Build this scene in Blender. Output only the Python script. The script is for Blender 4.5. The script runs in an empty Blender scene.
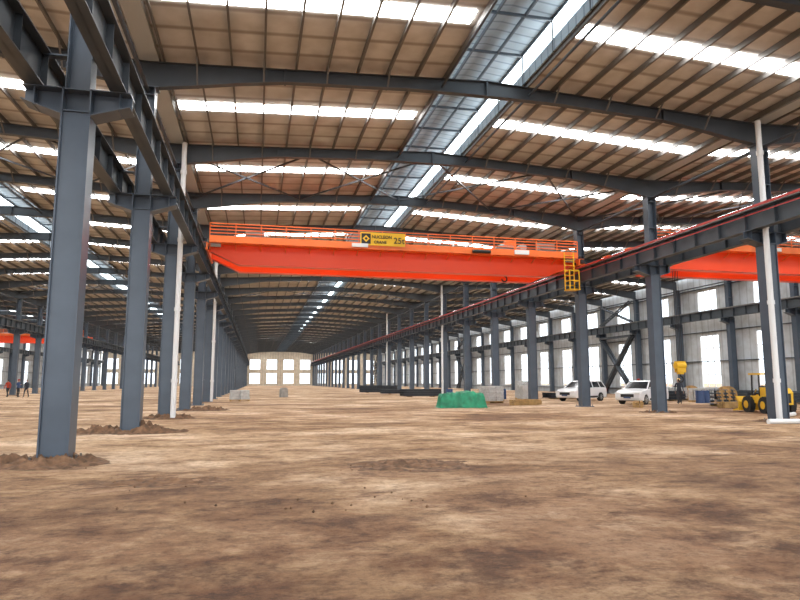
import bpy, bmesh, math, random
from mathutils import Vector, Matrix, noise
random.seed(4)
scene=bpy.context.scene
scene.view_settings.view_transform='Standard'
scene.view_settings.look='None'
scene.view_settings.exposure=0.0

# ------------------------------------------------------------------ layout
B=7.5; Y0=13.62; KMIN=-3; KMAX=29
XL=-3.726; XR=19.710; W=XR-XL
VAL=[XL-2*W, XL-W, XL, XR, XR+W]
RIDGE=[(VAL[i]+VAL[i+1])/2 for i in range(4)]
YS=[Y0+B*k for k in range(KMIN,KMAX+1)]
YA,YB=YS[0],YS[-1]
SL=0.05; ZD=12.2; MON=1.5
def tt(x):
    return min(abs(x-v) for v in VAL)
def zdeck(x): return ZD+SL*tt(x)

# ------------------------------------------------------------------ materials
def mat(name,col,rough=0.6,metal=0.0,noise_amt=0.0,nscale=3.0,bump=0.0,emis=None,estr=0):
    m=bpy.data.materials.new(name); m.use_nodes=True
    nt=m.node_tree; b=nt.nodes['Principled BSDF']
    b.inputs['Base Color'].default_value=(*col,1); b.inputs['Roughness'].default_value=rough
    b.inputs['Metallic'].default_value=metal
    if emis:
        b.inputs['Emission Color'].default_value=(*emis,1); b.inputs['Emission Strength'].default_value=estr
    if noise_amt>0:
        tc=nt.nodes.new('ShaderNodeTexCoord'); n=nt.nodes.new('ShaderNodeTexNoise')
        n.inputs['Scale'].default_value=nscale; n.inputs['Detail'].default_value=5
        nt.links.new(tc.outputs['Object'],n.inputs['Vector'])
        r=nt.nodes.new('ShaderNodeValToRGB')
        r.color_ramp.elements[0].position=.3; r.color_ramp.elements[1].position=.7
        r.color_ramp.elements[0].color=(*[c*(1-noise_amt) for c in col],1)
        r.color_ramp.elements[1].color=(*[min(1,c*(1+noise_amt)) for c in col],1)
        nt.links.new(n.outputs['Fac'],r.inputs['Fac']); nt.links.new(r.outputs['Color'],b.inputs['Base Color'])
        if bump>0:
            bp=nt.nodes.new('ShaderNodeBump'); bp.inputs['Strength'].default_value=bump
            nt.links.new(n.outputs['Fac'],bp.inputs['Height']); nt.links.new(bp.outputs['Normal'],b.inputs['Normal'])
    return m
M={}
M['steel']=mat('steel_grey_paint',(.068,.09,.12),.36,0,.12,1.5)
M['steel2']=mat('steel_rafter_paint',(.04,.05,.062),.45,0,.12,1.5)
M['purlin']=mat('purlin_galvanised',(.14,.13,.12),.5,.2)
M['runway']=mat('runway_beam_paint',(.045,.056,.068),.45,0,.15,2)
M['rail']=mat('rail_steel',(.25,.22,.2),.35,.8)
M['orange']=mat('crane_orange',(.85,.17,.03),.4,0,.1,1)
M['red']=mat('crane_red_orange',(1.0,.075,.004),.35)
M['redline']=mat('conductor_red',(.45,.03,.02),.4)
M['yellow']=mat('sign_yellow',(.85,.5,.02),.5)
M['black']=mat('black_paint',(.012,.012,.012),.5)
M['rubber']=mat('rubber',(.02,.02,.02),.8)
M['white']=mat('white_plastic',(.75,.76,.76),.4)
M['carwhite']=mat('car_white',(.8,.81,.82),.2)
M['glassdark']=mat('dark_glass',(.02,.025,.03),.08)
M['chrome']=mat('chrome',(.6,.6,.6),.2,1)
M['lamp']=mat('lamp_lens',(.8,.8,.78),.15)
M['tail']=mat('tail_lens',(.5,.02,.01),.2)
M['tarp']=mat('green_tarp',(.01,.23,.11),.45,0,.4,2.5,.5)
M['grey']=mat('cabinet_grey',(.4,.42,.42),.5)
M['sky']=mat('skylight_panel',(.8,.85,.88),.5,emis=(.98,.99,1.0),estr=21)
M['monwin']=mat('monitor_translucent_panel',(.8,.85,.88),.5,emis=(.85,.95,1.0),estr=6)
M['cement']=mat('cement_bag',(.5,.5,.48),.8,0,.15,6)
M['timber']=mat('timber',(.42,.26,.1),.8,0,.3,4)
M['conc']=mat('concrete',(.35,.33,.3),.9,0,.2,3)
M['skin']=mat('skin',(.42,.24,.16),.6)
M['hair']=mat('hair',(.015,.012,.01),.7)
M['soil']=mat('soil',(.15,.08,.042),.95,0,.55,6,.8)
M['jk1']=mat('cloth_dark',(.03,.035,.05),.8)
M['jk2']=mat('cloth_blue',(.05,.09,.2),.8)
M['jk3']=mat('cloth_brown',(.12,.08,.06),.8)
M['jk4']=mat('cloth_redvest',(.5,.06,.03),.8)
M['trs']=mat('cloth_trousers',(.025,.028,.035),.8)

def floor_mat():
    m=bpy.data.materials.new('sandy_floor'); m.use_nodes=True; nt=m.node_tree; N=nt.nodes; L=nt.links
    b=N['Principled BSDF']; b.inputs['Roughness'].default_value=.85
    tc=N.new('ShaderNodeTexCoord')
    def mapv(sc,rot):
        mp=N.new('ShaderNodeMapping'); mp.inputs['Scale'].default_value=sc; mp.inputs['Rotation'].default_value=(0,0,rot)
        L.new(tc.outputs['Object'],mp.inputs['Vector']); return mp.outputs['Vector']
    def nz(scale,det,rough=.6,vec=None,dist=0):
        n=N.new('ShaderNodeTexNoise'); n.inputs['Scale'].default_value=scale; n.inputs['Detail'].default_value=det
        n.inputs['Roughness'].default_value=rough; n.inputs['Distortion'].default_value=dist
        L.new(vec or tc.outputs['Object'],n.inputs['Vector']); return n
    def ramp(inp,stops):
        r=N.new('ShaderNodeValToRGB'); e=r.color_ramp.elements
        while len(e)<len(stops): e.new(.5)
        for i,(p,c) in enumerate(stops): e[i].position=p; e[i].color=(*c,1)
        L.new(inp,r.inputs['Fac']); return r
    def mix(f,a,c,mode='MIX'):
        x=N.new('ShaderNodeMix'); x.data_type='RGBA'; x.blend_type=mode
        if isinstance(f,float): x.inputs[0].default_value=f
        else: L.new(f,x.inputs[0])
        L.new(a,x.inputs[6]); L.new(c,x.inputs[7]); return x.outputs[2]
    def mth(op,a,bv):
        x=N.new('ShaderNodeMath'); x.operation=op
        for i,q in enumerate((a,bv)):
            if q is None: continue
            if isinstance(q,(int,float)): x.inputs[i].default_value=q
            else: L.new(q,x.inputs[i])
        return x.outputs[0]
    v1=mapv((.7,1.0,1),.3)
    big=nz(.2,9,.68,v1,.3)
    base=ramp(big.outputs['Fac'],[(.37,(.22,.115,.055)),(.46,(.40,.245,.125)),(.53,(.57,.39,.235)),(.61,(.74,.57,.40))])
    med=nz(1.0,12,.8,v1,.2)
    mr=ramp(med.outputs['Fac'],[(.41,(.36,.27,.21)),(.485,(.86,.8,.74)),(.56,(1.08,1.08,1.08))])
    c=mix(.85,base.outputs['Color'],mr.outputs['Color'],'MULTIPLY')
    fine=nz(5,13,.88)
    fr=ramp(fine.outputs['Fac'],[(.40,(.42,.34,.28)),(.48,(.92,.9,.88)),(.58,(1.2,1.2,1.2))])
    c=mix(.85,c,fr.outputs['Color'],'MULTIPLY')
    brk=nz(.9,6,.65)
    bm_=ramp(brk.outputs['Fac'],[(.45,(0,0,0)),(.58,(1,1,1))])
    tot=None
    for (px,py,r0) in ((-30,4,44),(-10,60,48.5),(40,70,60),(8,-60,81)):
        vd=N.new('ShaderNodeVectorMath'); vd.operation='DISTANCE'; L.new(tc.outputs['Object'],vd.inputs[0]); vd.inputs[1].default_value=(px,py,0)
        a=mth('ABSOLUTE',mth('SUBTRACT',vd.outputs['Value'],r0),None)
        a=mth('ABSOLUTE',mth('SUBTRACT',a,.85),None)
        k=mth('MULTIPLY',mth('SUBTRACT',.15,a),12); k=mth('MINIMUM',mth('MAXIMUM',k,0),1)
        tot=k if tot is None else mth('MAXIMUM',tot,k)
    tot=mth('MULTIPLY',tot,bm_.outputs['Color'])
    dk0=N.new('ShaderNodeRGB'); dk0.outputs[0].default_value=(.74,.65,.57,1)
    c=mix(tot,c,mix(1.0,c,dk0.outputs[0],'MULTIPLY'))
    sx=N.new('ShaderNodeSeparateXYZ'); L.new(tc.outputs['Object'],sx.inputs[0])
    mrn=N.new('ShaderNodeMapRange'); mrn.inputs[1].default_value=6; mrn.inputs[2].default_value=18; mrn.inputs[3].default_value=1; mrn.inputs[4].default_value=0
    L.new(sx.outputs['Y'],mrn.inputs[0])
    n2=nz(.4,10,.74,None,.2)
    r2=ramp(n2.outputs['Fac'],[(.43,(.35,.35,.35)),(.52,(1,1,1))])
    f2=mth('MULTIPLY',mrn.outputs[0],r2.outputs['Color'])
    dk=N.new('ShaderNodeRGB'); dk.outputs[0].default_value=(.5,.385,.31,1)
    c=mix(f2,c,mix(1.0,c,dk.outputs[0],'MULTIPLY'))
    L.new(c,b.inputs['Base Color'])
    bp=N.new('ShaderNodeBump'); bp.inputs['Strength'].default_value=.8; bp.inputs['Distance'].default_value=.06
    ad=mth('ADD',fine.outputs['Fac'],med.outputs['Fac'])
    L.new(ad,bp.inputs['Height']); L.new(bp.outputs['Normal'],b.inputs['Normal'])
    return m
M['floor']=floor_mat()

def ribbed(name,c1,c2,axis,period,rough=.6,bump=.3):
    m=bpy.data.materials.new(name); m.use_nodes=True; nt=m.node_tree; N=nt.nodes; L=nt.links
    b=N['Principled BSDF']; b.inputs['Roughness'].default_value=rough
    tc=N.new('ShaderNodeTexCoord'); w=N.new('ShaderNodeTexWave'); w.bands_direction=axis
    w.inputs['Scale'].default_value=math.pi*2/20/period*1.0
    L.new(tc.outputs['Object'],w.inputs['Vector'])
    r=N.new('ShaderNodeValToRGB'); r.color_ramp.elements[0].position=.0; r.color_ramp.elements[1].position=.12
    r.color_ramp.elements[0].color=(*c2,1); r.color_ramp.elements[1].color=(*c1,1)
    L.new(w.outputs['Fac'],r.inputs['Fac'])
    n=N.new('ShaderNodeTexNoise'); n.inputs['Scale'].default_value=1.2; n.inputs['Detail'].default_value=6
    L.new(tc.outputs['Object'],n.inputs['Vector'])
    r2=N.new('ShaderNodeValToRGB'); r2.color_ramp.elements[0].position=.3; r2.color_ramp.elements[0].color=(.75,.73,.7,1)
    r2.color_ramp.elements[1].position=.65; L.new(n.outputs['Fac'],r2.inputs['Fac'])
    x=N.new('ShaderNodeMix'); x.data_type='RGBA'; x.blend_type='MULTIPLY'; x.inputs[0].default_value=1
    L.new(r.outputs['Color'],x.inputs[6]); L.new(r2.outputs['Color'],x.inputs[7]); L.new(x.outputs[2],b.inputs['Base Color'])
    bp=N.new('ShaderNodeBump'); bp.inputs['Strength'].default_value=bump; L.new(w.outputs['Fac'],bp.inputs['Height']); L.new(bp.outputs['Normal'],b.inputs['Normal'])
    return m
M['deck']=ribbed('roof_insulation',(.66,.64,.61),(.36,.32,.28),'Y',1.2)
M['wall']=ribbed('wall_cladding',(.6,.64,.67),(.45,.48,.5),'Y',.9)
M['walle']=ribbed('wall_cladding_end',(.66,.58,.46),(.45,.4,.33),'X',.9)
M['capm']=ribbed('monitor_cap_sheet',(.30,.36,.41),(.15,.19,.23),'Y',.5)
def glass():
    m=bpy.data.materials.new('window_pane'); m.use_nodes=True; nt=m.node_tree; N=nt.nodes; L=nt.links
    t=N.new('ShaderNodeBsdfTransparent'); t.inputs[0].default_value=(.93,.97,1,1)
    g=N.new('ShaderNodeBsdfGlossy'); g.inputs['Roughness'].default_value=.05
    x=N.new('ShaderNodeMixShader'); x.inputs[0].default_value=.08
    L.new(t.outputs[0],x.inputs[1]); L.new(g.outputs[0],x.inputs[2]); L.new(x.outputs[0],N['Material Output'].inputs[0])
    return m
M['pane']=glass()

# ------------------------------------------------------------------ mesh builder
class MB:
    def __init__(s): s.v=[]; s.f=[]; s.fm=[]; s.mats=[]; s.sm=[]
    def mi(s,m):
        if m not in s.mats: s.mats.append(m)
        return s.mats.index(m)
    def add(s,vs,fs,m,smooth=False):
        o=len(s.v); s.v+= [tuple(v) for v in vs]; i=s.mi(m)
        for f in fs: s.f.append([o+k for k in f]); s.fm.append(i); s.sm.append(smooth)
    def box(s,x0,x1,y0,y1,z0,z1,m):
        s.add([(x0,y0,z0),(x1,y0,z0),(x1,y1,z0),(x0,y1,z0),(x0,y0,z1),(x1,y0,z1),(x1,y1,z1),(x0,y1,z1)],
              [(0,3,2,1),(4,5,6,7),(0,1,5,4),(1,2,6,5),(2,3,7,6),(3,0,4,7)],m)
    def beam(s,a,b,w,h,m,up=(0,0,1)):
        a=Vector(a); b=Vector(b); d=(b-a).normalized(); u=Vector(up)
        if abs(d.dot(u))>.98: u=Vector((0,1,0))
        r=d.cross(u).normalized()*w/2; u=r.cross(d).normalized()*h/2
        vs=[a-r-u,a+r-u,a+r+u,a-r+u,b-r-u,b+r-u,b+r+u,b-r+u]
        s.add(vs,[(0,1,2,3),(7,6,5,4),(0,4,5,1),(1,5,6,2),(2,6,7,3),(3,7,4,0)],m)
    def cyl(s,a,b,r,m,n=12,r2=None):
        a=Vector(a); b=Vector(b); d=(b-a).normalized(); u=Vector((0,0,1)) if abs(d.z)<.9 else Vector((1,0,0))
        p=d.cross(u).normalized(); q=d.cross(p); r2=r if r2 is None else r2
        vs=[a+(p*math.cos(t)+q*math.sin(t))*r for t in [2*math.pi*i/n for i in range(n)]]
        vs+=[b+(p*math.cos(t)+q*math.sin(t))*r2 for t in [2*math.pi*i/n for i in range(n)]]
        s.add(vs,[(i,(i+1)%n,n+(i+1)%n,n+i) for i in range(n)],m,True)
        s.add(vs,[tuple(range(n))[::-1],tuple(range(n,2*n))],m)
    def prism(s,prof,y0,y1,m,axis='y'):
        n=len(prof)
        f=(lambda a,b,c:(a,c,b)) if axis=='y' else (lambda a,b,c:(c,a,b))
        vs=[f(a,b,y0) for a,b in prof]+[f(a,b,y1) for a,b in prof]
        s.add(vs,[(i,(i+1)%n,n+(i+1)%n,n+i) for i in range(n)]+[tuple(range(n))[::-1],tuple(range(n,2*n))],m)
    def mesh(s,name):
        me=bpy.data.meshes.new(name); me.from_pydata(s.v,[],s.f)
        for m in s.mats: me.materials.append(m)
        me.polygons.foreach_set('material_index',s.fm); me.polygons.foreach_set('use_smooth',s.sm)
        bm=bmesh.new(); bm.from_mesh(me); bmesh.ops.recalc_face_normals(bm,faces=bm.faces); bm.to_mesh(me); bm.free()
        me.update(); return me
    def obj(s,name,loc=(0,0,0),rot=0,parent=None):
        return inst(name,s.mesh(name),loc,rot,parent)
def inst(name,me,loc=(0,0,0),rot=0,parent=None):
    o=bpy.data.objects.new(name,me); scene.collection.objects.link(o); o.location=loc; o.rotation_euler=(0,0,rot)
    if parent: o.parent=parent
    return o
def empty(name,loc=(0,0,0),rot=0):
    o=bpy.data.objects.new(name,None); scene.collection.objects.link(o); o.location=loc; o.rotation_euler=(0,0,rot); o.empty_display_size=.3; return o

# ------------------------------------------------------------------ floor
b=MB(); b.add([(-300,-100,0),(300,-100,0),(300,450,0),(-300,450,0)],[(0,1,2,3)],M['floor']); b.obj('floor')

# ------------------------------------------------------------------ ceiling (deck) + skylights + monitors + purlins
b=MB()
for i in range(4):
    v0,v1,r=VAL[i],VAL[i+1],RIDGE[i]
    for (xa,xb) in ((v0,r-MON),(r+MON,v1)):
        za,zb=zdeck(xa),zdeck(xb)
        b.add([(xa,YA,za),(xb,YA,zb),(xb,YB,zb),(xa,YB,za),(xa,YA,za+.15),(xb,YA,zb+.15),(xb,YB,zb+.15),(xa,YB,za+.15)],
              [(0,3,2,1),(4,5,6,7),(0,1,5,4),(1,2,6,5),(2,3,7,6),(3,0,4,7)],M['deck'])
b.obj('ceiling')
b=MB()
for i in range(4):
    v0,v1,r=VAL[i],VAL[i+1],RIDGE[i]
    for (xa,xb) in ((v0+.45,r-MON-.3),(r+MON+.3,v1-.45)):
        for y in YS[:-1]:
            yc=y+B/2; h=.36
            za,zb=zdeck(xa)-.03,zdeck(xb)-.03
            b.add([(xa,yc-h,za),(xb,yc-h,zb),(xb,yc+h,zb),(xa,yc+h,za)],[(0,3,2,1)],M['sky'])
b.obj('roof_skylight_strips')
b=MB()
for i in range(4):
    v0,v1,r=VAL[i],VAL[i+1],RIDGE[i]
    n=9
    for (xa,xb) in ((v0+.45,r-MON-.1),(r+MON+.1,v1-.45)):
        for j in range(n+1):
            x=xa+(xb-xa)*j/n; z=zdeck(x)
            b.box(x-.015,x+.015,YA,YB,z-.23,z-.035,M['purlin'])
            b.box(x-.015,x+.055,YA,YB,z-.24,z-.225,M['purlin'])
b.obj('roof_purlins')
for i in range(4):
    r=RIDGE[i]; z0=zdeck(r-MON); b=MB()
    for s in (-1,1):
        x=r+s*MON
        b.box(x-.03,x+.03,YA,YB,z0-.1,z0+.35,M['capm'])
        b.box(x-.015,x+.015,YA,YB,z0+.35,z0+1.0,M['monwin'])
        b.box(x-.04,x+.04,YA,YB,z0+1.0,z0+1.12,M['steel2'])
        # cap slope
        b.add([(x+s*.4,YA,z0+1.1),(r,YA,z0+1.3),(r,YB,z0+1.3),(x+s*.4,YB,z0+1.1)],[(0,1,2,3)],M['capm'])
        b.box(r+s*.5-.03,r+s*.5+.03,YA,YB,z0+1.02,z0+1.14,M['steel2'])
        y=YA
        while y<YB:
            b.beam((x,y,z0-.1),(x,y,z0+1.12),.08,.08,M['steel2']); y+=B/3
    y=YA
    while y<YB:
        b.beam((r-MON,y,z0+1.05),(r+MON,y,z0+1.05),.06,.1,M['steel2'])
        y+=B/3
    b.obj('roof_ridge_monitor')
# valley gutters
for i in (1,2,3):
    x=VAL[i]; b=MB(); b.box(x-.3,x+.3,YA,YB,ZD-.22,ZD-.02,M['grey']); b.obj('roof_gutter')

# ------------------------------------------------------------------ portal rafters
def depth(t):
    if t<4: return .88-.44*max(0,(t-.3))/3.7
    if t<9: return .44
    return .44+.12*(t-9)/2.7
b=MB(); m=M['steel2']
for i in range(4):
    v0,v1,r=VAL[i],VAL[i+1],RIDGE[i]
    n=16; pts=[]
    for j in range(n+1):
        x=v0+(v1-v0)*j/n; t=tt(x); zt=zdeck(x)-.24; pts.append((x,zt,zt-depth(t)))
    for j in range(n):
        (xa,ta,ba),(xb,tb,bb)=pts[j],pts[j+1]
        for (z1,z2,w,h) in ((ta,tb,.13,.02),(ba,bb,.13,.02)):
            b.add([(xa,-w,z1-h/2),(xb,-w,z2-h/2),(xb,w,z2-h/2),(xa,w,z1-h/2),(xa,-w,z1+h/2),(xb,-w,z2+h/2),(xb,w,z2+h/2),(xa,w,z1+h/2)],
              [(0,3,2,1),(4,5,6,7),(0,1,5,4),(1,2,6,5),(2,3,7,6),(3,0,4,7)],m)
        b.add([(xa,-.01,ba),(xb,-.01,bb),(xb,-.01,tb),(xa,-.01,ta),(xa,.01,ba),(xb,.01,bb),(xb,.01,tb),(xa,.01,ta)],
              [(0,1,2,3),(7,6,5,4)],m)
        if j in (3,8,13):
            b.box(xa-.03,xa+.03,-.16,.16,ba-.03,ta+.0,m)
    # flange braces
    for (xa,xb) in ((v0+.45,r-MON-.1),(r+MON+.1,v1-.45)):
        for j in range(1,9,2):
            x=xa+(xb-xa)*j/9; z=zdeck(x)
            for s in (-1,1):
                b.beam((x,s*.12,z-.24-depth(tt(x))),(x,s*.65,z-.2),.05,.05,M['purlin'])
raf=b.mesh('portal_rafter')
for y in YS: inst('portal_rafter',raf,(0,y,0))

# ------------------------------------------------------------------ columns
ZB0,ZB1=6.95,7.45; ZRT=8.25
def column_mesh(bracket=(-1,1),main=True):
    b=MB(); m=M['steel']; hd=.26; fw=.25; ZT=11.08
    for s in (-1,1):
        b.box(s*hd-.015,s*hd+.015,-fw,fw,.04,ZB1,m)
    b.box(-hd,hd,-.01,.01,.04,ZB1,m)
    b.box(-hd,hd,-.2,-.185,.04,ZB0,m); b.box(-hd,hd,.185,.2,.04,ZB0,m)
    hu=.22
    for s in (-1,1): b.box(s*hu-.012,s*hu+.012,-.22,.22,ZB1,ZT-.02,m)
    b.box(-hu,hu,-.01,.01,ZB1,ZT-.02,m)
    for z in (ZB0+.02,ZB1-.02): b.box(-hd-.01,hd+.01,-fw,fw,z-.012,z+.012,m)
    for z in (9.4,10.8): b.box(-hu,hu,-.22,.22,z-.012,z+.012,m)
    b.box(-.32,.32,-.25,.25,ZT-.03,ZT,m)
    b.box(-.42,.42,-.4,.4,0,.04,m)
    for x in (-.36,.36):
        for y in (-.32,0,.32): b.cyl((x,y,.04),(x,y,.14),.022,M['rail'],6)
    for s in bracket:
        xa,xb=s*hd,s*1.02
        b.prism([(xa,ZB0-.05),(xb,ZB0+.2),(xb,ZB1),(xa,ZB1)],-.01,.01,m)
        b.box(min(xa,xb),max(xa,xb),-fw,fw,ZB1-.02,ZB1,m)
        b.beam((xa,0,ZB0-.05),(xb,0,ZB0+.2),fw*2,.02,m)
        b.box(s*.8-.01,s*.8+.01,-.2,.2,ZB0+.1,ZB1,m)
        b.beam((s*hu,0,ZRT-.05),(s*.72,0,ZRT-.05),.2,.03,m)
    return b.mesh('steel_column')
cm=column_mesh(); cr=column_mesh((-1,)); cl=column_mesh((1,))
for i,x in enumerate(VAL):
    me={0:cl,4:cr}.get(i,cm)
    for y in YS: inst('steel_column',me,(x,y,0))
# ------------------------------------------------------------------ runway beams
def runway(x,side_red):
    b=MB(); m=M['runway']
    b.box(x-.16,x+.16,YA,YB,ZB1,ZB1+.025,m); b.box(x-.2,x+.2,YA,YB,ZRT-.03,ZRT,m); b.box(x-.008,x+.008,YA,YB,ZB1,ZRT,m)
    b.box(x-.04,x+.04,YA,YB,ZRT,ZRT+.12,M['rail'])
    y=YA
    while y<YB: b.box(x-.14,x+.14,y-.006,y+.006,ZB1,ZRT,m); y+=B/5
    if side_red:
        b.box(x+side_red*.25-.02,x+side_red*.25+.02,YA,YB,8.27,8.36,M['redline'])
        b.box(x+side_red*.2-.015,x+side_red*.2+.015,YA,YB,8.02,8.06,M['redline'])
    b.obj('crane_runway_beam')
for i,x in enumerate(VAL):
    if i<4: runway(x+.78,0)
    if i>0: runway(x-.78,-1 if i in(3,) else 0)

# longitudinal struts & roof bracing
b=MB()
for x in VAL+RIDGE:
    zz=10.95 if x in VAL else 12.3
    if x in RIDGE:
        for s in (-1,1): b.cyl((x+s*1.7,YA,zz-.1),(x+s*1.7,YB,zz-.1),.05,M['steel2'],8)
    else: b.cyl((x,YA,zz),(x,YB,zz),.07,M['steel2'],8)
for k in (2,8,14,20):
    ya=Y0+B*k; yb=ya+B
    for i in range(4):
        v0=VAL[i]
        for q in range(4):
            xa=v0+W*q/4; xb=v0+W*(q+1)/4
            za,zb=zdeck(xa)-.5,zdeck(xb)-.5
            b.beam((xa,ya,za),(xb,yb,zb),.07,.07,M['steel2']); b.beam((xb,ya,zb),(xa,yb,za),.07,.07,M['steel2'])
b.obj('roof_bracing')
# vertical bracing between columns
def xbrace(x,ya,yb,z0,z1,w=.14,mid=None):
    b=MB()
    for dx in (-.2,.2):
        for (p,q) in (((x+dx,ya,z0),(x+dx,yb,z1)),((x+dx,yb,z0),(x+dx,ya,z1))):
            b.beam(p,q,w,w,M['steel2'])
        if mid: b.beam((x+dx,ya,mid),(x+dx,yb,mid),w,w,M['steel2'])
    for (p,q) in (((x,ya,z0),(x,yb,z1)),((x,yb,z0),(x,ya,z1))):
        p=Vector(p);q=Vector(q)
        for t in range(1,14):
            c=p.lerp(q,t/14); d=p.lerp(q,(t+1)/14) if t<13 else q
            b.beam(c+Vector((-.2,0,0)),d+Vector((.2,0,0)),.06,.06,M['steel2'])
    b.obj('column_cross_brace')
for k in (7,15):
    for x in (VAL[4]-.5,VAL[0]+.5):
        xbrace(x,Y0+k*B+.4,Y0+(k+1)*B-.4,.1,6.8,.24,mid=6.85)
        xbrace(x,Y0+k*B+.4,Y0+(k+1)*B-.4,8.5,10.9,.14)
for k in (12,):
    for x in (XL,XR): xbrace(x,Y0+k*B+.4,Y0+(k+1)*B-.4,.3,6.8,.08)

# ------------------------------------------------------------------ walls + windows
def side_wall(name,x,sgn):
    b=MB(); t=.12; x0,x1=(x,x+t) if sgn>0 else (x-t,x)
    rows=[(0,.9),(6.1,8.4),(10.6,ZD+.1)]
    for z0,z1 in rows: b.box(x0,x1,YA,YB,z0,z1,M['wall'])
    for y in YS[:-1]:
        for z0,z1 in ((.9,6.1),(8.4,10.6)):
            b.box(x0,x1,y,y+B/2-1.4,z0,z1,M['wall']); b.box(x0,x1,y+B/2+1.4,y+B,z0,z1,M['wall'])
    b.obj(name)
def window_mesh(w,h,nx,nz):
    b=MB(); f=M['white']
    b.box(-.06,.06,-w/2,-w/2+.07,0,h,f); b.box(-.06,.06,w/2-.07,w/2,0,h,f)
    b.box(-.06,.06,-w/2,w/2,0,.07,f); b.box(-.06,.06,-w/2,w/2,h-.07,h,f)
    for i in range(1,nx): b.box(-.04,.04,-w/2+w*i/nx-.03,-w/2+w*i/nx+.03,0,h,f)
    for i in range(1,nz): b.box(-.04,.04,-w/2,w/2,h*i/nz-.03,h*i/nz+.03,f)
    b.add([(0,-w/2,0),(0,w/2,0),(0,w/2,h),(0,-w/2,h)],[(0,1,2,3)],M['pane'])
    return b.mesh('window')
wl=window_mesh(2.8,5.2,3,4); wu=window_mesh(2.8,2.2,3,1)
nw=1
for name,x,s in (('wall_right',VAL[4]+.6,1),('wall_left',VAL[0]-.6,-1)):
    side_wall(name,x,s)
    for y in YS[:-1]:
        inst('window_%d'%nw,wl,(x+s*.06,y+B/2,.9)); nw+=1
        inst('window_%d'%nw,wu,(x+s*.06,y+B/2,8.4)); nw+=1
    # wall girts
    b=MB()
    for z in (.7,3.5,6.4,8.2,10.8): b.box(min(x-s*.2,x-s*.02),max(x-s*.2,x-s*.02),YA,YB,z-.04,z+.04,M['steel2'])
    b.obj('wall_girts')
# back wall
yb=YB+.6; step=W/4
cent=[VAL[0]+step*(j+.5) for j in range(16)]
R1=(.6,4.4); R2=(5.6,9.2)
b=MB()
for z0,z1 in ((0,R1[0]),(R1[1],R2[0]),(R2[1],14.0)): b.box(VAL[0]-.6,VAL[4]+.6,yb,yb+.12,z0,z1,M['walle'])
edges=[VAL[0]-.6]
for c in cent: edges+=[c-1.8,c+1.8]
edges.append(VAL[4]+.6)
for j in range(0,len(edges),2):
    for z0,z1 in (R1,R2): b.box(edges[j],edges[j+1],yb,yb+.12,z0,z1,M['walle'])
b.obj('wall_back')
wb1=window_mesh(3.6,R1[1]-R1[0],4,2); wb2=window_mesh(3.6,R2[1]-R2[0],4,2)
for c in cent:
    inst('window_%d'%nw,wb1,(c,yb+.06,R1[0]),math.pi/2); nw+=1
    inst('window_%d'%nw,wb2,(c,yb+.06,R2[0]),math.pi/2); nw+=1

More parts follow.
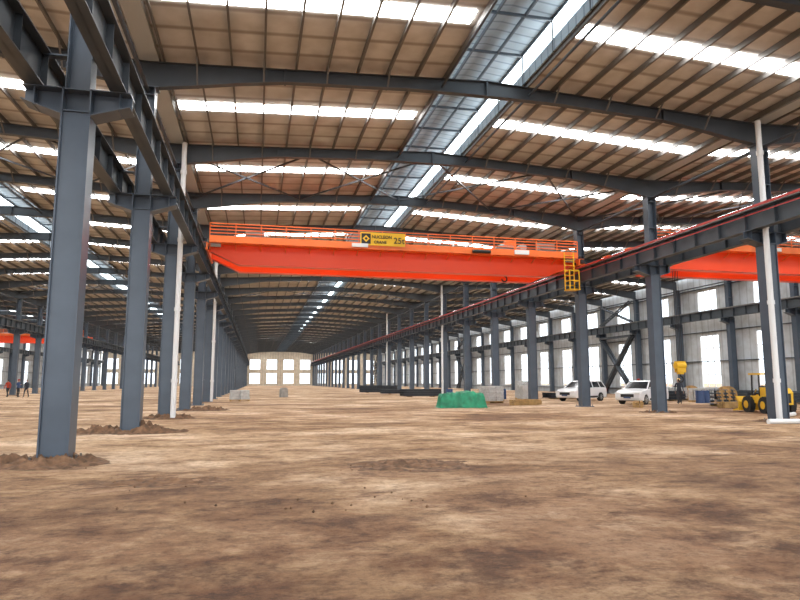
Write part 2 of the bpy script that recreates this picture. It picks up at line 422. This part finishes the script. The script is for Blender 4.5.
# ------------------------------------------------------------------ overhead crane
def crane(x0,x1,y,zrail=ZRT+.12,sign=False,ladder=False,trolley_x=None,hookx=None,hookz=None,zoff=0.0):
    e=empty('overhead_crane',((x0+x1)/2,y,zrail)); cx=(x0+x1)/2
    def put(b,n):
        me=b.mesh(n); 
        for v in me.vertices: v.co-=Vector((cx,y,zrail))
        return inst(n,me,parent=e)
    top=zrail+.55; bot=zrail-.5; L=x1-x0
    for gi,gy in enumerate((y,y+2.3)):
        b=MB(); mm=M['red']
        xa,xb=x0-.4,x1+.3
        prof=[(xa,top),(xa,zrail+.17),(xa+.7,zrail+.17),(xa+2.2,bot),(xb-2.2,bot),(xb-.7,zrail+.17),(xb,zrail+.17),(xb,top)]
        b.prism(prof,gy-.25,gy+.25,mm)
        b.box(xa,xb,gy-.32,gy+.32,top,top+.04,M['orange'])
        b.box(xa+2.2,xb-2.2,gy-.3,gy+.3,bot-.03,bot,mm)
        for s,xe in ((1,xa),(-1,xb)): b.beam((xe+s*.7,gy,zrail+.16),(xe+s*2.2,gy,bot-.012),.6,.03,mm)
        b.box(x0+.6,x1-.6,gy-.03,gy+.03,top+.04,top+.12,M['rail'])
        put(b,'girder_%d'%(gi+1))
    # end trucks
    for i,xe in enumerate((x0,x1)):
        b=MB(); b.box(xe-.2,xe+.2,y-1.0,y+3.3,zrail+.1,zrail+.5,M['orange'])
        for yy in (y-.6,y+2.9):
            b.cyl((xe-.09,yy,zrail+.25),(xe+.09,yy,zrail+.25),.25,M['rail'],18)
            b.cyl((xe-.25,yy,zrail+.25),(xe+.25,yy,zrail+.25),.09,M['black'],10)
        b.box(xe-.12,xe+.12,y-1.15,y-1.0,zrail+.2,zrail+.45,M['black'])
        s=1 if i==0 else -1
        b.cyl((xe+s*.25,y-.55,zrail+.5),(xe+s*.85,y-.55,zrail+.5),.16,M['grey'],14)
        put(b,'end_truck_%d'%(i+1))
    # walkway with railing on the near side
    b=MB(); wy0,wy1=y-1.05,y-.3; wz=top-.02
    b.box(x0+.3,x1-.3,wy0,wy1,wz,wz+.04,M['orange']); b.box(x0+.3,x1-.3,wy0-.02,wy0,wz-.03,wz+.34,M['orange'])
    n=int(L/1.3)
    for k in range(n+1):
        x=x0+.3+(L-.6)*k/n
        b.beam((x,wy0,wz),(x,wy0,wz+1.0),.04,.04,M['orange'])
        b.beam((x,wy1,bot+.75),(x,wy0+.05,wz),.05,.05,M['orange'])
    for z in (.48,.66,.84,1.0): b.beam((x0+.3,wy0,wz+z),(x1-.3,wy0,wz+z),.05,.05,M['orange'])
    for xx in (x0+.3,x1-.3): 
        b.beam((xx,wy0,wz+1),(xx,wy1,wz+1),.04,.04,M['orange'])
    put(b,'walkway')
    # festoon track + cabinets
    b=MB()
    for k,xx in enumerate([x0+L*.12,x0+L*.78,x1-2.2]):
        b.box(xx-.5,xx+.5,wy0+.15,wy1-.1,wz+.04,wz+.04+(.7,.55,.85)[k],M['grey'])
    b.cyl((x0+L*.68,wy0-.15,wz+.1),(x0+L*.73,wy0-.15,wz+.1),.1,M['black'],12)
    b.box(x0+L*.36,x0+L*.36+.9,wy0-.12,wy0-.03,wz+.05,wz+.25,M['white'])
    b.box(x0+L*.8,x0+L*.8+.9,wy0-.12,wy0-.03,wz+.05,wz+.3,M['white'])
    put(b,'control_cabinets')
    b=MB(); k=0; x=x0+1
    while x<x1-1:
        pts=[(x+1.0*t/6, -.28*math.sin(math.pi*t/6)) for t in range(7)]
        for a,c in zip(pts[:-1],pts[1:]): b.cyl((a[0],y+2.75,top-.25+a[1]),(c[0],y+2.75,top-.25+c[1]),.02,M['black'],5)
        x+=1.0
    b.box(x0+.5,x1-.5,y+2.7,y+2.8,top-.22,top-.16,M['rail'])
    put(b,'festoon_cable')
    if trolley_x is not None:
        b=MB(); tx=trolley_x; tz=top+.12
        for yy in (y-.05,y+2.35): 
            b.box(tx-1.1,tx+1.1,yy-.15,yy+.15,tz+.12,tz+.42,M['orange'])
            for xx in (-.8,.8): b.cyl((tx+xx,yy-.08,tz+.16),(tx+xx,yy+.08,tz+.16),.16,M['rail'],14)
        for xx in (-1,0,1): b.box(tx+xx-.1,tx+xx+.1,y-.05,y+2.35,tz+.18,tz+.4,M['orange'])
        b.cyl((tx-.4,y+.35,tz+.75),(tx-.4,y+1.95,tz+.75),.3,M['grey'],20)
        b.box(tx-.75,tx-.05,y+.0,y+.3,tz+.4,tz+1.0,M['orange'])
        b.box(tx-.75,tx-.05,y+2.0,y+2.3,tz+.4,tz+1.0,M['orange'])
        b.cyl((tx+.5,y+.2,tz+.65),(tx+.5,y+.9,tz+.65),.22,M['grey'],16)
        put(b,'trolley')
        hz=hookz if hookz else top-.8
        b=MB(); hy=y+1.15; hx=tx-.4
        for dx in (-.16,-.05,.05,.16): b.cyl((hx+dx,hy,hz+.6),(hx+dx,hy,tz+.6),.018,M['black'],5)
        b.box(hx-.28,hx+.28,hy-.14,hy-.1,hz+.1,hz+.75,M['yellow']); b.box(hx-.28,hx+.28,hy+.1,hy+.14,hz+.1,hz+.75,M['yellow'])
        b.cyl((hx-.3,hy,hz+.5),(hx+.3,hy,hz+.5),.2,M['yellow'],18)
        b.box(hx-.14,hx+.14,hy-.14,hy+.14,hz+.0,hz+.15,M['yellow'])
        pr=None
        for a in range(0,11):
            an=math.radians(90-a*27); p=(hx+.17*math.cos(an)+.0,hy,hz-.28+.17*math.sin(an))
            if pr: b.cyl(pr,p,.045,M['black'],8)
            pr=p
        b.cyl((hx,hy,hz),(hx,hy,hz-.12),.05,M['black'],8)
        put(b,'hook_block')
    if sign:
        b=MB(); sx0,sx1=sign; sy=wy0-.06; sz=zrail+.7-.38
        b.box(sx0,sx1,sy-.03,sy,sz+.38,sz+1.12,M['yellow'])
        b.box(sx0+.06,sx0+.58,sy-.045,sy-.03,sz+.46,sz+1.04,M['black'])
        cxm=sx0+.32; cz=sz+.75
        b.add([(cxm-.2,sy-.05,cz),(cxm,sy-.05,cz-.2),(cxm+.2,sy-.05,cz),(cxm,sy-.05,cz+.2)],[(0,1,2,3)],M['yellow'])
        b.add([(cxm-.09,sy-.055,cz),(cxm,sy-.055,cz-.09),(cxm+.09,sy-.055,cz),(cxm,sy-.055,cz+.09)],[(0,1,2,3)],M['black'])
        put(b,'sign_board')
        for txt,tx,tz,sz_ in (('NUCLEON',sx0+.64,sz+.79,.24),('CRANE',sx0+.76,sz+.5,.22),('25t',sx0+1.88,sz+.54,.48)):
            cu=bpy.data.curves.new('sign_text','FONT'); cu.body=txt; cu.size=sz_; cu.extrude=.006; cu.offset=.004
            o=bpy.data.objects.new('sign_text',cu); scene.collection.objects.link(o); o.data.materials.append(M['black'])
            o.parent=e; o.rotation_euler=(math.pi/2,0,0); o.location=(tx-cx,sy-.05-y,tz-zrail)
    if ladder:
        b=MB(); lx=x1-.9; ly=y-1.1; z0=zrail-1.45; z1=wz+.3; ym=M['yellow']
        for dx in (-.3,.3):
            b.beam((lx+dx,ly,z0),(lx+dx,ly,z1),.05,.05,ym); b.beam((lx+dx,ly-.6,z0),(lx+dx,ly-.6,z0+1.1),.05,.05,ym)
        z=z0
        while z<z1: b.beam((lx-.3,ly,z),(lx+.3,ly,z),.03,.03,ym); z+=.3
        b.box(lx-.35,lx+.35,ly-.65,ly+.05,z0-.05,z0,ym)
        for z in (.5,1.1):
            b.beam((lx-.3,ly-.6,z0+z),(lx+.3,ly-.6,z0+z),.05,.05,ym)
            for dx in (-.3,.3): b.beam((lx+dx,ly-.6,z0+z),(lx+dx,ly,z0+z),.05,.05,ym)
        put(b,'access_ladder')
    return e
crane(XL+.78,XR-.78,35.4,sign=(5.4,7.95),ladder=True,trolley_x=15.2)
crane(XR+.78,XR+W-.78,31.4,trolley_x=24.3,hookz=1.95)
crane(XL-2*W+.78,XL-W-.78,115)

# ------------------------------------------------------------------ downpipes
def pipe(name,pts,r,m=M['white'],n=12,clips=True):
    b=MB()
    for a,c in zip(pts[:-1],pts[1:]):
        b.cyl(a,c,r,m,n)
    if clips:
        z=1.5
        while z<pts[0][2]-1: b.cyl((pts[0][0],pts[0][1],z),(pts[0][0],pts[0][1],z+.15),r*1.25,m,n); z+=3
    return b.obj(name)
def dp(x,k): pipe('drain_downpipe',[(x,Y0+B*k-.47,11.9),(x,Y0+B*k-.47,.05)],.11)
dp(XL+.36,2); dp(XR-.4,1); dp(XR-.4,7); dp(XR-.4,11); dp(XL+.4,5); dp(XL-.4,9); dp(XL-W+.4,8)
pipe('loose_drain_pipe',[(XR-1.6,19.9,.1),(XR+1.9,19.7,.1)],.09,clips=False)
pipe('loose_drain_pipe',[(XR+.9,22.2,.1),(XR+3.8,24.3,.1)],.09,clips=False)

# ------------------------------------------------------------------ dirt mounds
def mound(x,y,rx,ry,h,seed,name='dirt_mound',n=44,m=None,rot=0):
    vs=[];fs=[]
    for j in range(n+1):
        for i in range(n+1):
            u=i/n*2-1; v=j/n*2-1; r=math.sqrt(u*u+v*v)+.25*noise.noise(Vector((u*2.5,v*2.5,seed+7)))
            f=max(0,1-r)
            nn=noise.fractal(Vector((u*4+seed,v*4,seed)),.6,2.2,6)
            z=h*(f**.8)*(.7+1.5*nn)
            vs.append((u*rx,v*ry,max(z,0)-.008))
    for j in range(n):
        for i in range(n):
            a=j*(n+1)+i; fs.append((a,a+1,a+n+2,a+n+1))
    b=MB(); b.add(vs,fs,m or M['soil'],True); return b.obj(name,(x,y,0),rot)
mound(XL-.2,13.4,1.3,.9,.2,1); mound(XL+.3,21.0,1.4,.9,.2,2); mound(XL-3.0,13.6,1.6,.8,.18,3)
mound(XL+.2,28.5,1.2,.9,.2,4); mound(XL-.9,21.2,1.3,.7,.18,5); mound(XL+1.0,36,1.4,1.2,.2,6)
mound(2.8,11.8,1.3,1.0,.07,8); mound(-1.4,10.6,1.3,.5,.05,9)
mound(XR+.2,21.2,1.1,.8,.12,16); mound(XR,28.7,1.0,.8,.12,17)
# clods
b=MB()
for k in range(190):
    cx,cy,sp=random.choice([(XL-.3,13.2,1.2),(XL+.3,20.9,1.2),(2.8,11.8,1.2),(2.8,11.8,1.4),(XL-3.0,13.5,1.5),(-1.3,10.6,1.2),(1,8.5,3)])
    x=cx+random.gauss(0,sp*.45); y=cy+random.gauss(0,.35); s=random.uniform(.008,.03)
    vs=[(x+s*random.uniform(.6,1.2)*dx,y+s*random.uniform(.6,1.2)*dy,max(0,s*random.uniform(.6,1)*(dz+.7))) for dx,dy,dz in
        [(1,0,0),(-1,0,0),(0,1,0),(0,-1,0),(0,0,1),(0,0,-.7)]]
    b.add(vs,[(0,2,4),(2,1,4),(1,3,4),(3,0,4),(2,0,5),(1,2,5),(3,1,5),(0,3,5)],M['soil'])
b.obj('soil_clods')

# ------------------------------------------------------------------ tarp-covered pile
def tarp(x,y,L,Wd,H,rot,seed):
    n=48; vs=[];fs=[]
    for j in range(n+1):
        for i in range(n+1):
            u=(i/n*2-1)*1.12; v=(j/n*2-1)*1.12
            e=max(abs(u),abs(v))
            h=H*(1.0 if abs(u)<.55 else .9)
            if u<-.15: h*=.92
            if e>1: z=max(0.0,.06*abs(noise.noise(Vector((u*8,v*8,seed)))))
            elif e>.9: z=h*min(1,(1-e)/.1)**.7
            else: z=h
            z+= .09*noise.fractal(Vector((u*4,v*4,seed)),.8,2,4)*(1 if e<.95 else .3)
            fold=.07*math.sin((u+v)*22+3*noise.noise(Vector((u*2,v*2,seed))))*(1 if .75<e<1.05 else 0)
            s=1+fold*.5
            vs.append((u*L/2*s,v*Wd/2*s,max(0.01,z)))
    for j in range(n):
        for i in range(n):
            a=j*(n+1)+i; fs.append((a,a+1,a+n+2,a+n+1))
    b=MB(); b.add(vs,fs,M['tarp'],True); return b.obj('tarp_covered_pile',(x,y,0),rot)
tarp(11.9,36.6,2.7,1.8,.92,-.15,3)

# ------------------------------------------------------------------ cars
def car(x,y,rot):
    e=empty('car',(x,y,0),rot); Wd=1.8
    b=MB(); cw=M['carwhite']
    lower=[(-2.2,.35),(-2.28,.6),(-2.22,.95),(-2.1,1.05),(-.9,1.06),(0.9,1.03),(1.05,1.02),(2.0,.88),(2.25,.72),(2.28,.45),(2.2,.3),(1.85,.28)]
    def arch(c,r=.38): return [(c+r*math.cos(a),.33+r*math.sin(a)) for a in [math.pi*k/8 for k in range(9)]]
    prof=[(-2.2,.32)]+lower[1:11]+[(1.82,.26)]+arch(1.4)+[(0.9,.24),(-.85,.24)]+arch(-1.35)+[(-1.8,.28)]
    secs=[(-.9,.96,.0),(-.8,1.0,.03),(0,1.0,.05),(.8,1.0,.03),(.9,.96,.0)]
    n=len(prof); vs=[];fs=[]
    for (w,sc,dz) in secs:
        for (a,z) in prof: vs.append((w,a*sc,z+(dz if z>.6 else 0)))
    for k in range(len(secs)-1):
        for i in range(n): fs.append((k*n+i,k*n+(i+1)%n,(k+1)*n+(i+1)%n,(k+1)*n+i))
    fs+= [tuple(range(n))[::-1],tuple(range((len(secs)-1)*n,len(secs)*n))]
    b.add(vs,fs,cw)
    def gh(w0,w1,m,lo=1.04,hi=1.52,fr=(1.05,.35),rr=(-2.08,-1.75)):
        vs=[(-w0,rr[0],lo),(w0,rr[0],lo),(w0,fr[0],lo),(-w0,fr[0],lo),(-w1,rr[1],hi),(w1,rr[1],hi),(w1,fr[1],hi),(-w1,fr[1],hi)]
        b.add(vs,[(0,3,2,1),(4,5,6,7),(0,1,5,4),(1,2,6,5),(2,3,7,6),(3,0,4,7)],m)
    gh(.84,.66,M['glassdark'])
    gh(.67,.6,cw,1.52,1.6,(.36,.1),(-1.78,-1.6))
    for s in (-1,1):
        for (ya,yb_,w) in ((1.08,.35,.08),(-.3,-.32,.07),(-1.35,-1.25,.09),(-2.08,-1.76,.12)):
            b.beam((s*.85,ya,1.04),(s*.67,yb_,1.54),w,.05,cw)
        b.beam((s*.67,.36,1.53),(s*.67,-1.78,1.53),.05,.06,cw)
        b.box(s*.98-.1,s*.98+.1,.72,.86,1.03,1.16,cw)
        b.box(min(s*.9,s*.915),max(s*.9,s*.915),-.85,.88,.28,.42,M['black'])
    o=b.obj('body',parent=e)
    md=o.modifiers.new('bev','BEVEL'); md.width=.03; md.segments=2; md.limit_method='ANGLE'
    b=MB()
    for s in (-1,1):
        for yy in (1.4,-1.35):
            b.cyl((s*.9,yy,.33),(s*.68,yy,.33),.33,M['rubber'],24); b.cyl((s*.91,yy,.33),(s*.88,yy,.33),.22,M['chrome'],18)
            for k in range(5):
                a=k*2*math.pi/5; b.beam((s*.92,yy,.33),(s*.92,yy+.2*math.cos(a),.33+.2*math.sin(a)),.05,.02,M['grey'])
    b.obj('wheels',parent=e)
    b=MB()
    for s in (-1,1):
        b.box(s*.68-.17,s*.68+.17,2.16,2.27,.66,.8,M['lamp']); b.box(s*.72-.12,s*.72+.12,-2.29,-2.2,.72,.95,M['tail'])
    b.box(-.45,.45,2.2,2.31,.5,.7,M['black']); b.box(-.25,.25,-2.31,-2.27,.6,.72,M['jk2']); b.box(-.25,.25,2.31,2.33,.42,.52,M['jk2'])
    b.obj('lights_and_grille',parent=e)
    return e
car(26.0,39.6,math.radians(122))
car(25.2,46.6,math.radians(118))

# ------------------------------------------------------------------ wheel loader (yellow machine)
def loader(x,y,rot):
    e=empty('wheel_loader',(x,y,0),rot); ym=M['yellow']
    b=MB()
    b.prism([(-1.7,.5),(-1.75,1.15),(-1.5,1.38),(-.35,1.42),(-.35,.5)],-.5,.5,ym)
    b.box(-.35,.55,-.55,.55,.55,.95,ym)
    for s in (-1,1):
        for xx in (-.32,.45): b.beam((xx,s*.5,.9),(xx*.9,s*.48,2.15),.07,.07,M['black'])
        b.beam((.3,s*.25,.95),(1.35,s*.25,.45),.1,.16,ym); b.beam((.45,s*.25,1.3),(1.1,s*.25,.65),.06,.06,M['chrome'])
        for xx in (-1.05,.6):
            b.cyl((xx,s*.5,.45),(xx,s*.8,.45),.45,M['rubber'],22); b.cyl((xx,s*.79,.45),(xx,s*.82,.45),.22,ym,16)
            for k in range(12):
                a=k*math.pi/6; b.box(xx+.44*math.cos(a)-.04,xx+.44*math.cos(a)+.04,s*.65-.14,s*.65+.14,.45+.44*math.sin(a)-.03,.45+.44*math.sin(a)+.03,M['rubber'])
    b.box(-.42,.55,-.6,.6,2.12,2.22,ym)
    b.box(-.25,.1,-.25,.25,.95,1.15,M['black']); b.beam((-.25,0,1.1),(-.35,0,1.6),.45,.08,M['black'])
    b.cyl((.3,0,1.0),(.2,0,1.4),.03,M['black'],8); b.cyl((.2,0,1.4),(.18,0,1.43),.17,M['black'],14)
    b.cyl((-1.2,.25,1.38),(-1.2,.25,1.8),.04,M['black'],8)
    b.prism([(1.25,.08),(2.0,.05),(1.95,.12),(1.4,.2),(1.35,.55),(1.6,.85),(1.5,.9),(1.22,.6)],-.85,.85,ym)
    b.box(-1.77,-1.74,-.35,.35,.6,1.1,M['black'])
    b.obj('machine_body',parent=e); e.scale=(.88,.88,.88); return e
loader(24.7,27.2,math.radians(78))

# ------------------------------------------------------------------ pallets / drums / materials
def pallet_stack(x,y,w,d,h,rot,m,name):
    b=MB()
    for xx in (-w/2+.06,0,w/2-.06): b.box(xx-.05,xx+.05,-d/2,d/2,0,.1,M['timber'])
    b.box(-w/2,w/2,-d/2,d/2,.1,.14,M['timber'])
    z=.14; r=0
    while z<h:
        for i in range(2):
            for j in range(3):
                xa=-w/2+w*i/2+.02+random.uniform(-.02,.02); ya=-d/2+d*j/3+.02
                b.box(xa,xa+w/2-.04,ya,ya+d/3-.04,z,z+.17,m)
        z+=.18
    o=b.obj(name,(x,y,0),rot); md=o.modifiers.new('bev','BEVEL'); md.width=.025; md.segments=2; return o
for (x,y,h) in ((16.6,44,1.1),(17.4,46.2,1.0),(18.2,47.8,.9),(21.6,49,1.2),(22.4,51.5,1.5),(32.5,42,.9),(34,47,1.0)):
    pallet_stack(x,y,1.3,1.3,h,random.uniform(-.3,.3),M['cement'],'bagged_material_pallet')
pallet_stack(-1.3,52,1.5,1.2,.7,.1,M['cement'],'bagged_material_pallet')
b=MB()
for k in range(9): b.beam((-1.2,(k%3)*.2-.2,.07+.12*(k//3)),(1.2,(k%3)*.2-.2+random.uniform(-.1,.1),.07+.12*(k//3)),.16,.1,M['timber'])
tm=b.mesh('timber_stack')
for (x,y,r) in ((17.2,39.3,.4),(22.5,34.8,1.0),(27.5,32.6,.2),(32,37,.6)): inst('timber_stack',tm,(x,y,0),r)
def drum(x,y):
    b=MB(); b.cyl((0,0,0),(0,0,.88),.29,M['jk2'],20)
    for z in (.02,.3,.58,.86): b.cyl((0,0,z-.015),(0,0,z+.015),.305,M['jk2'],20)
    b.cyl((.15,0,.88),(.15,0,.9),.04,M['black'],8); b.obj('oil_drum',(x,y,0))
drum(20.9,52.5); drum(16.2,53); drum(31.0,40.2); drum(31.7,40.5); drum(34.6,44.3)
# cable reels
for (x,y,r) in ((33.4,40.4,.5),(36.2,48,1.1)):
    b=MB()
    for s in (-1,1): b.cyl((s*.32,0,.6),(s*.36,0,.6),.6,M['timber'],24)
    b.cyl((-.32,0,.6),(.32,0,.6),.36,M['black'],20); b.cyl((-.4,0,.6),(.4,0,.6),.06,M['rail'],10)
    b.obj('cable_reel',(x,y,0),r)
for (x,y,rt,l) in ((27,53,.2,4),(31,46,-.1,5),(31,57,.3,5),(29,35.5,.9,3),(16,62,.1,4),(17,75,0,5),(16,85,.1,5),(35.5,38,.1,4),(30.5,29,.1,3),(33,51,.6,4),(38,45,.2,4)):
    b=MB(); hh=.3+random.random()*.7; k=0; z=.1
    for s in (-1,1): b.beam((s*l*.3,-.7,.05),(s*l*.3,.7,.05),.1,.1,M['timber'])
    while z<hh:
        w=random.uniform(-.1,.1)
        for q in range(4):
            yy=-.6+q*.4+w*.3
            b.box(-l/2+w,l/2+w,yy-.13,yy+.13,z,z+.02,M['steel2']); b.box(-l/2+w,l/2+w,yy-.13,yy+.13,z+.2,z+.22,M['steel2']); b.box(-l/2+w,l/2+w,yy-.01,yy+.01,z,z+.22,M['steel2'])
        z+=.23
    b.obj('steel_beam_stack',(x,y,0),rt)
def block(x,y):
    b=MB(); b.prism([(-.35,0),(.35,0),(.32,.75),(.22,.9),(-.22,.9),(-.32,.75)],-.4,.4,M['conc']); b.beam((-.15,0,.88),(-.15,0,1.0),.03,.03,M['rail']); b.beam((.15,0,.88),(.15,0,1.0),.03,.03,M['rail']); b.beam((-.16,0,1.0),(.16,0,1.0),.03,.03,M['rail']); b.obj('concrete_block',(x,y,0),.2)
block(2.6,64)

# ------------------------------------------------------------------ people
def skin_chain(verts,edges,radii,sub=1):
    me=bpy.data.meshes.new('tmp'); bm=bmesh.new(); lay=bm.verts.layers.skin.verify()
    vs=[bm.verts.new(v) for v in verts]
    for v,r in zip(vs,radii): v[lay].radius=r if isinstance(r,tuple) else (r,r)
    vs[0][lay].use_root=True
    for a,c in edges: bm.edges.new((vs[a],vs[c]))
    bm.to_mesh(me); bm.free()
    o=bpy.data.objects.new('tmp',me); scene.collection.objects.link(o)
    o.modifiers.new('s','SKIN'); sm=o.modifiers.new('u','SUBSURF'); sm.levels=sub; sm.render_levels=sub
    dg=bpy.context.evaluated_depsgraph_get(); dg.update()
    r=bpy.data.meshes.new_from_object(o.evaluated_get(dg)); bpy.data.objects.remove(o); return r
def person(x,y,rot,top,pose=0,helmet=None,h=1.72):
    e=empty('person',(x,y,0),rot); st=.18 if pose==1 else .03
    V=[(0,0,.95),(0,0,1.1),(0,.01,1.28),(0,0,1.42),(0,.0,1.52)]
    R=[(.15,.11),(.135,.1),(.16,.11),(.12,.09),(.055,.055)]
    E=[(0,1),(1,2),(2,3),(3,4)]
    hands=[]
    for s in (-1,1):
        o=len(V); f=s*st
        V+=[(s*.1,0,.86),(s*.11,.03+f*.6,.5),(s*.115,f*1.2-.02,.09),(s*.125,f*1.2+.14,.04)]
        R+=[(.088,.095),(.06,.062),(.04,.042),(.045,.032)]
        E+=[(0,o),(o,o+1),(o+1,o+2),(o+2,o+3)]
        o=len(V); 
        if pose==2 and s==1: A=[(s*.19,0,1.4),(s*.26,.06,1.16),(s*.18,.3,1.2),(s*.16,.36,1.22)]
        else: A=[(s*.19,0,1.4),(s*.245,-.02-f*.4,1.13),(s*.26,.08-f*.5,.89),(s*.26,.1-f*.5,.83)]
        V+=A; R+=[.058,.045,.032,.028]; E+=[(3,o),(o,o+1),(o+1,o+2),(o+2,o+3)]
        hands.append((s,Vector(A[3]),(Vector(A[3])-Vector(A[2])).normalized()))
    me=skin_chain(V,E,R,2)
    for m in (top,M['trs'],M['black'],M['skin']): me.materials.append(m)
    for p in me.polygons:
        c=p.center; p.use_smooth=True
        hand=any((c-hp).length<.05 for _,hp,_ in hands)
        p.material_index=3 if (c.z>1.49 or hand) else (0 if c.z>.93 or abs(c.x)>.2 else (1 if c.z>.1 else 2))
    inst('body',me,parent=e)
    for s,hp,d in hands:
        side=Vector((0,1,0)) if abs(d.z)>.6 else Vector((1,0,0))
        V=[hp,hp+d*.05,hp+d*.09]; R=[(.02,.028),(.018,.038),(.014,.036)]; E=[(0,1),(1,2)]
        b=MB()
        pm=skin_chain(V,E,R,1); pm.materials.append(M['skin'])
        for p in pm.polygons: p.use_smooth=True
        inst('palm',pm,parent=e)
        for k,(off,l) in enumerate(((-.03,.065),(-.01,.078),(.01,.073),(.03,.058))):
            a=hp+d*.085+side*off; c=a+d*l*.5; g=c+d*l*.4+Vector((-s*.02,0,0))
            b.cyl(a,c,.009,M['skin'],6,.008); b.cyl(c,g,.008,M['skin'],6,.006)
        a=hp+d*.03+side*.03; c=a+side*.03+d*.03; b.cyl(a,c,.011,M['skin'],6,.009); b.cyl(c,c+d*.03,.009,M['skin'],6,.007)
        b.obj('fingers',parent=e)
    bm=bmesh.new(); bmesh.ops.create_uvsphere(bm,u_segments=20,v_segments=16,radius=1)
    for v in bm.verts:
        c=v.co; z=c.z; w=1-.22*max(0,-z)**1.5
        v.co=Vector((c.x*.078*w,c.y*.096*(w if c.y<0 else .5+.5*w),z*.118))
        if abs(c.x)<.02 and .0>z>-.35 and v.co.y>.05: v.co.y+=.018
    hm=bpy.data.meshes.new('head'); bm.to_mesh(hm); bm.free()
    hm.materials.append(M['skin']); hm.materials.append(M['hair'])
    for p in hm.polygons:
        p.use_smooth=True; c=p.center; p.material_index=1 if (c.z>.055 or (c.y<.0 and c.z>-.03)) else 0
    inst('head',hm,(0,.015,1.625),parent=e)
    b=MB(); hz=1.625
    for s in (-1,1):
        b.cyl((s*.03,.1,hz+.005),(s*.03,.112,hz+.005),.012,M['white'],8); b.cyl((s*.03,.11,hz+.005),(s*.03,.114,hz+.005),.006,M['black'],8)
        b.beam((s*.045,.103,hz+.028),(s*.015,.108,hz+.03),.008,.008,M['hair'])
        b.cyl((s*.072,.01,hz-.005),(s*.088,.005,hz-.005),.028,M['skin'],10,.022)
    b.cyl((0,.1,hz+.005),(0,.128,hz-.025),.008,M['skin'],8,.016)
    b.beam((-.025,.102,hz-.058),(.025,.102,hz-.058),.01,.012,M['tail'])
    b.obj('face',parent=e)
    if helmet:
        bm=bmesh.new(); bmesh.ops.create_uvsphere(bm,u_segments=20,v_segments=12,radius=.112)
        bmesh.ops.delete(bm,geom=[v for v in bm.verts if v.co.z<-.005],context='VERTS')
        for v in bm.verts:
            v.co.y*=1.15
            if v.co.z<.02: v.co.x*=1.12; v.co.y*=1.15
        k=bpy.data.meshes.new('helmet'); bm.to_mesh(k); bm.free(); k.materials.append(helmet)
        for p in k.polygons: p.use_smooth=True
        inst('helmet',k,(0,.01,1.665),parent=e)
    s=h/1.74; e.scale=(s,s,s); return e
person(28.6,39.2,2.6,M['jk1'],1,M['yellow']); person(29.6,40.6,1.0,M['jk3'],2)
person(28.3,43.5,.3,M['jk2'],0,M['tail'])
person(-21.6,68,2.9,M['jk1'],1); person(-22.8,69.5,-2,M['jk2'],2,M['tail']); person(-23.9,70,1,M['jk4'],1); person(-20.4,71,1.2,M['jk3'],0)

# ------------------------------------------------------------------ world & camera
w=bpy.data.worlds.new('World'); scene.world=w; w.use_nodes=True
bg=w.node_tree.nodes['Background']; bg.inputs[0].default_value=(.9,.95,1,1); bg.inputs[1].default_value=3.4

cam=bpy.data.cameras.new('Camera'); co=bpy.data.objects.new('Camera',cam); scene.collection.objects.link(co)
f=635.1; yaw=.2199; pit=.1272; roll=.0018
cam.sensor_fit='HORIZONTAL'; cam.sensor_width=36; cam.lens=f/800*36; cam.clip_end=1000; cam.clip_start=.05
fw=Vector((math.sin(yaw)*math.cos(pit),math.cos(yaw)*math.cos(pit),math.sin(pit)))
q=fw.to_track_quat('-Z','Y')
co.rotation_mode='QUATERNION'; co.rotation_quaternion=q; co.location=(0,0,1.55)
scene.camera=co
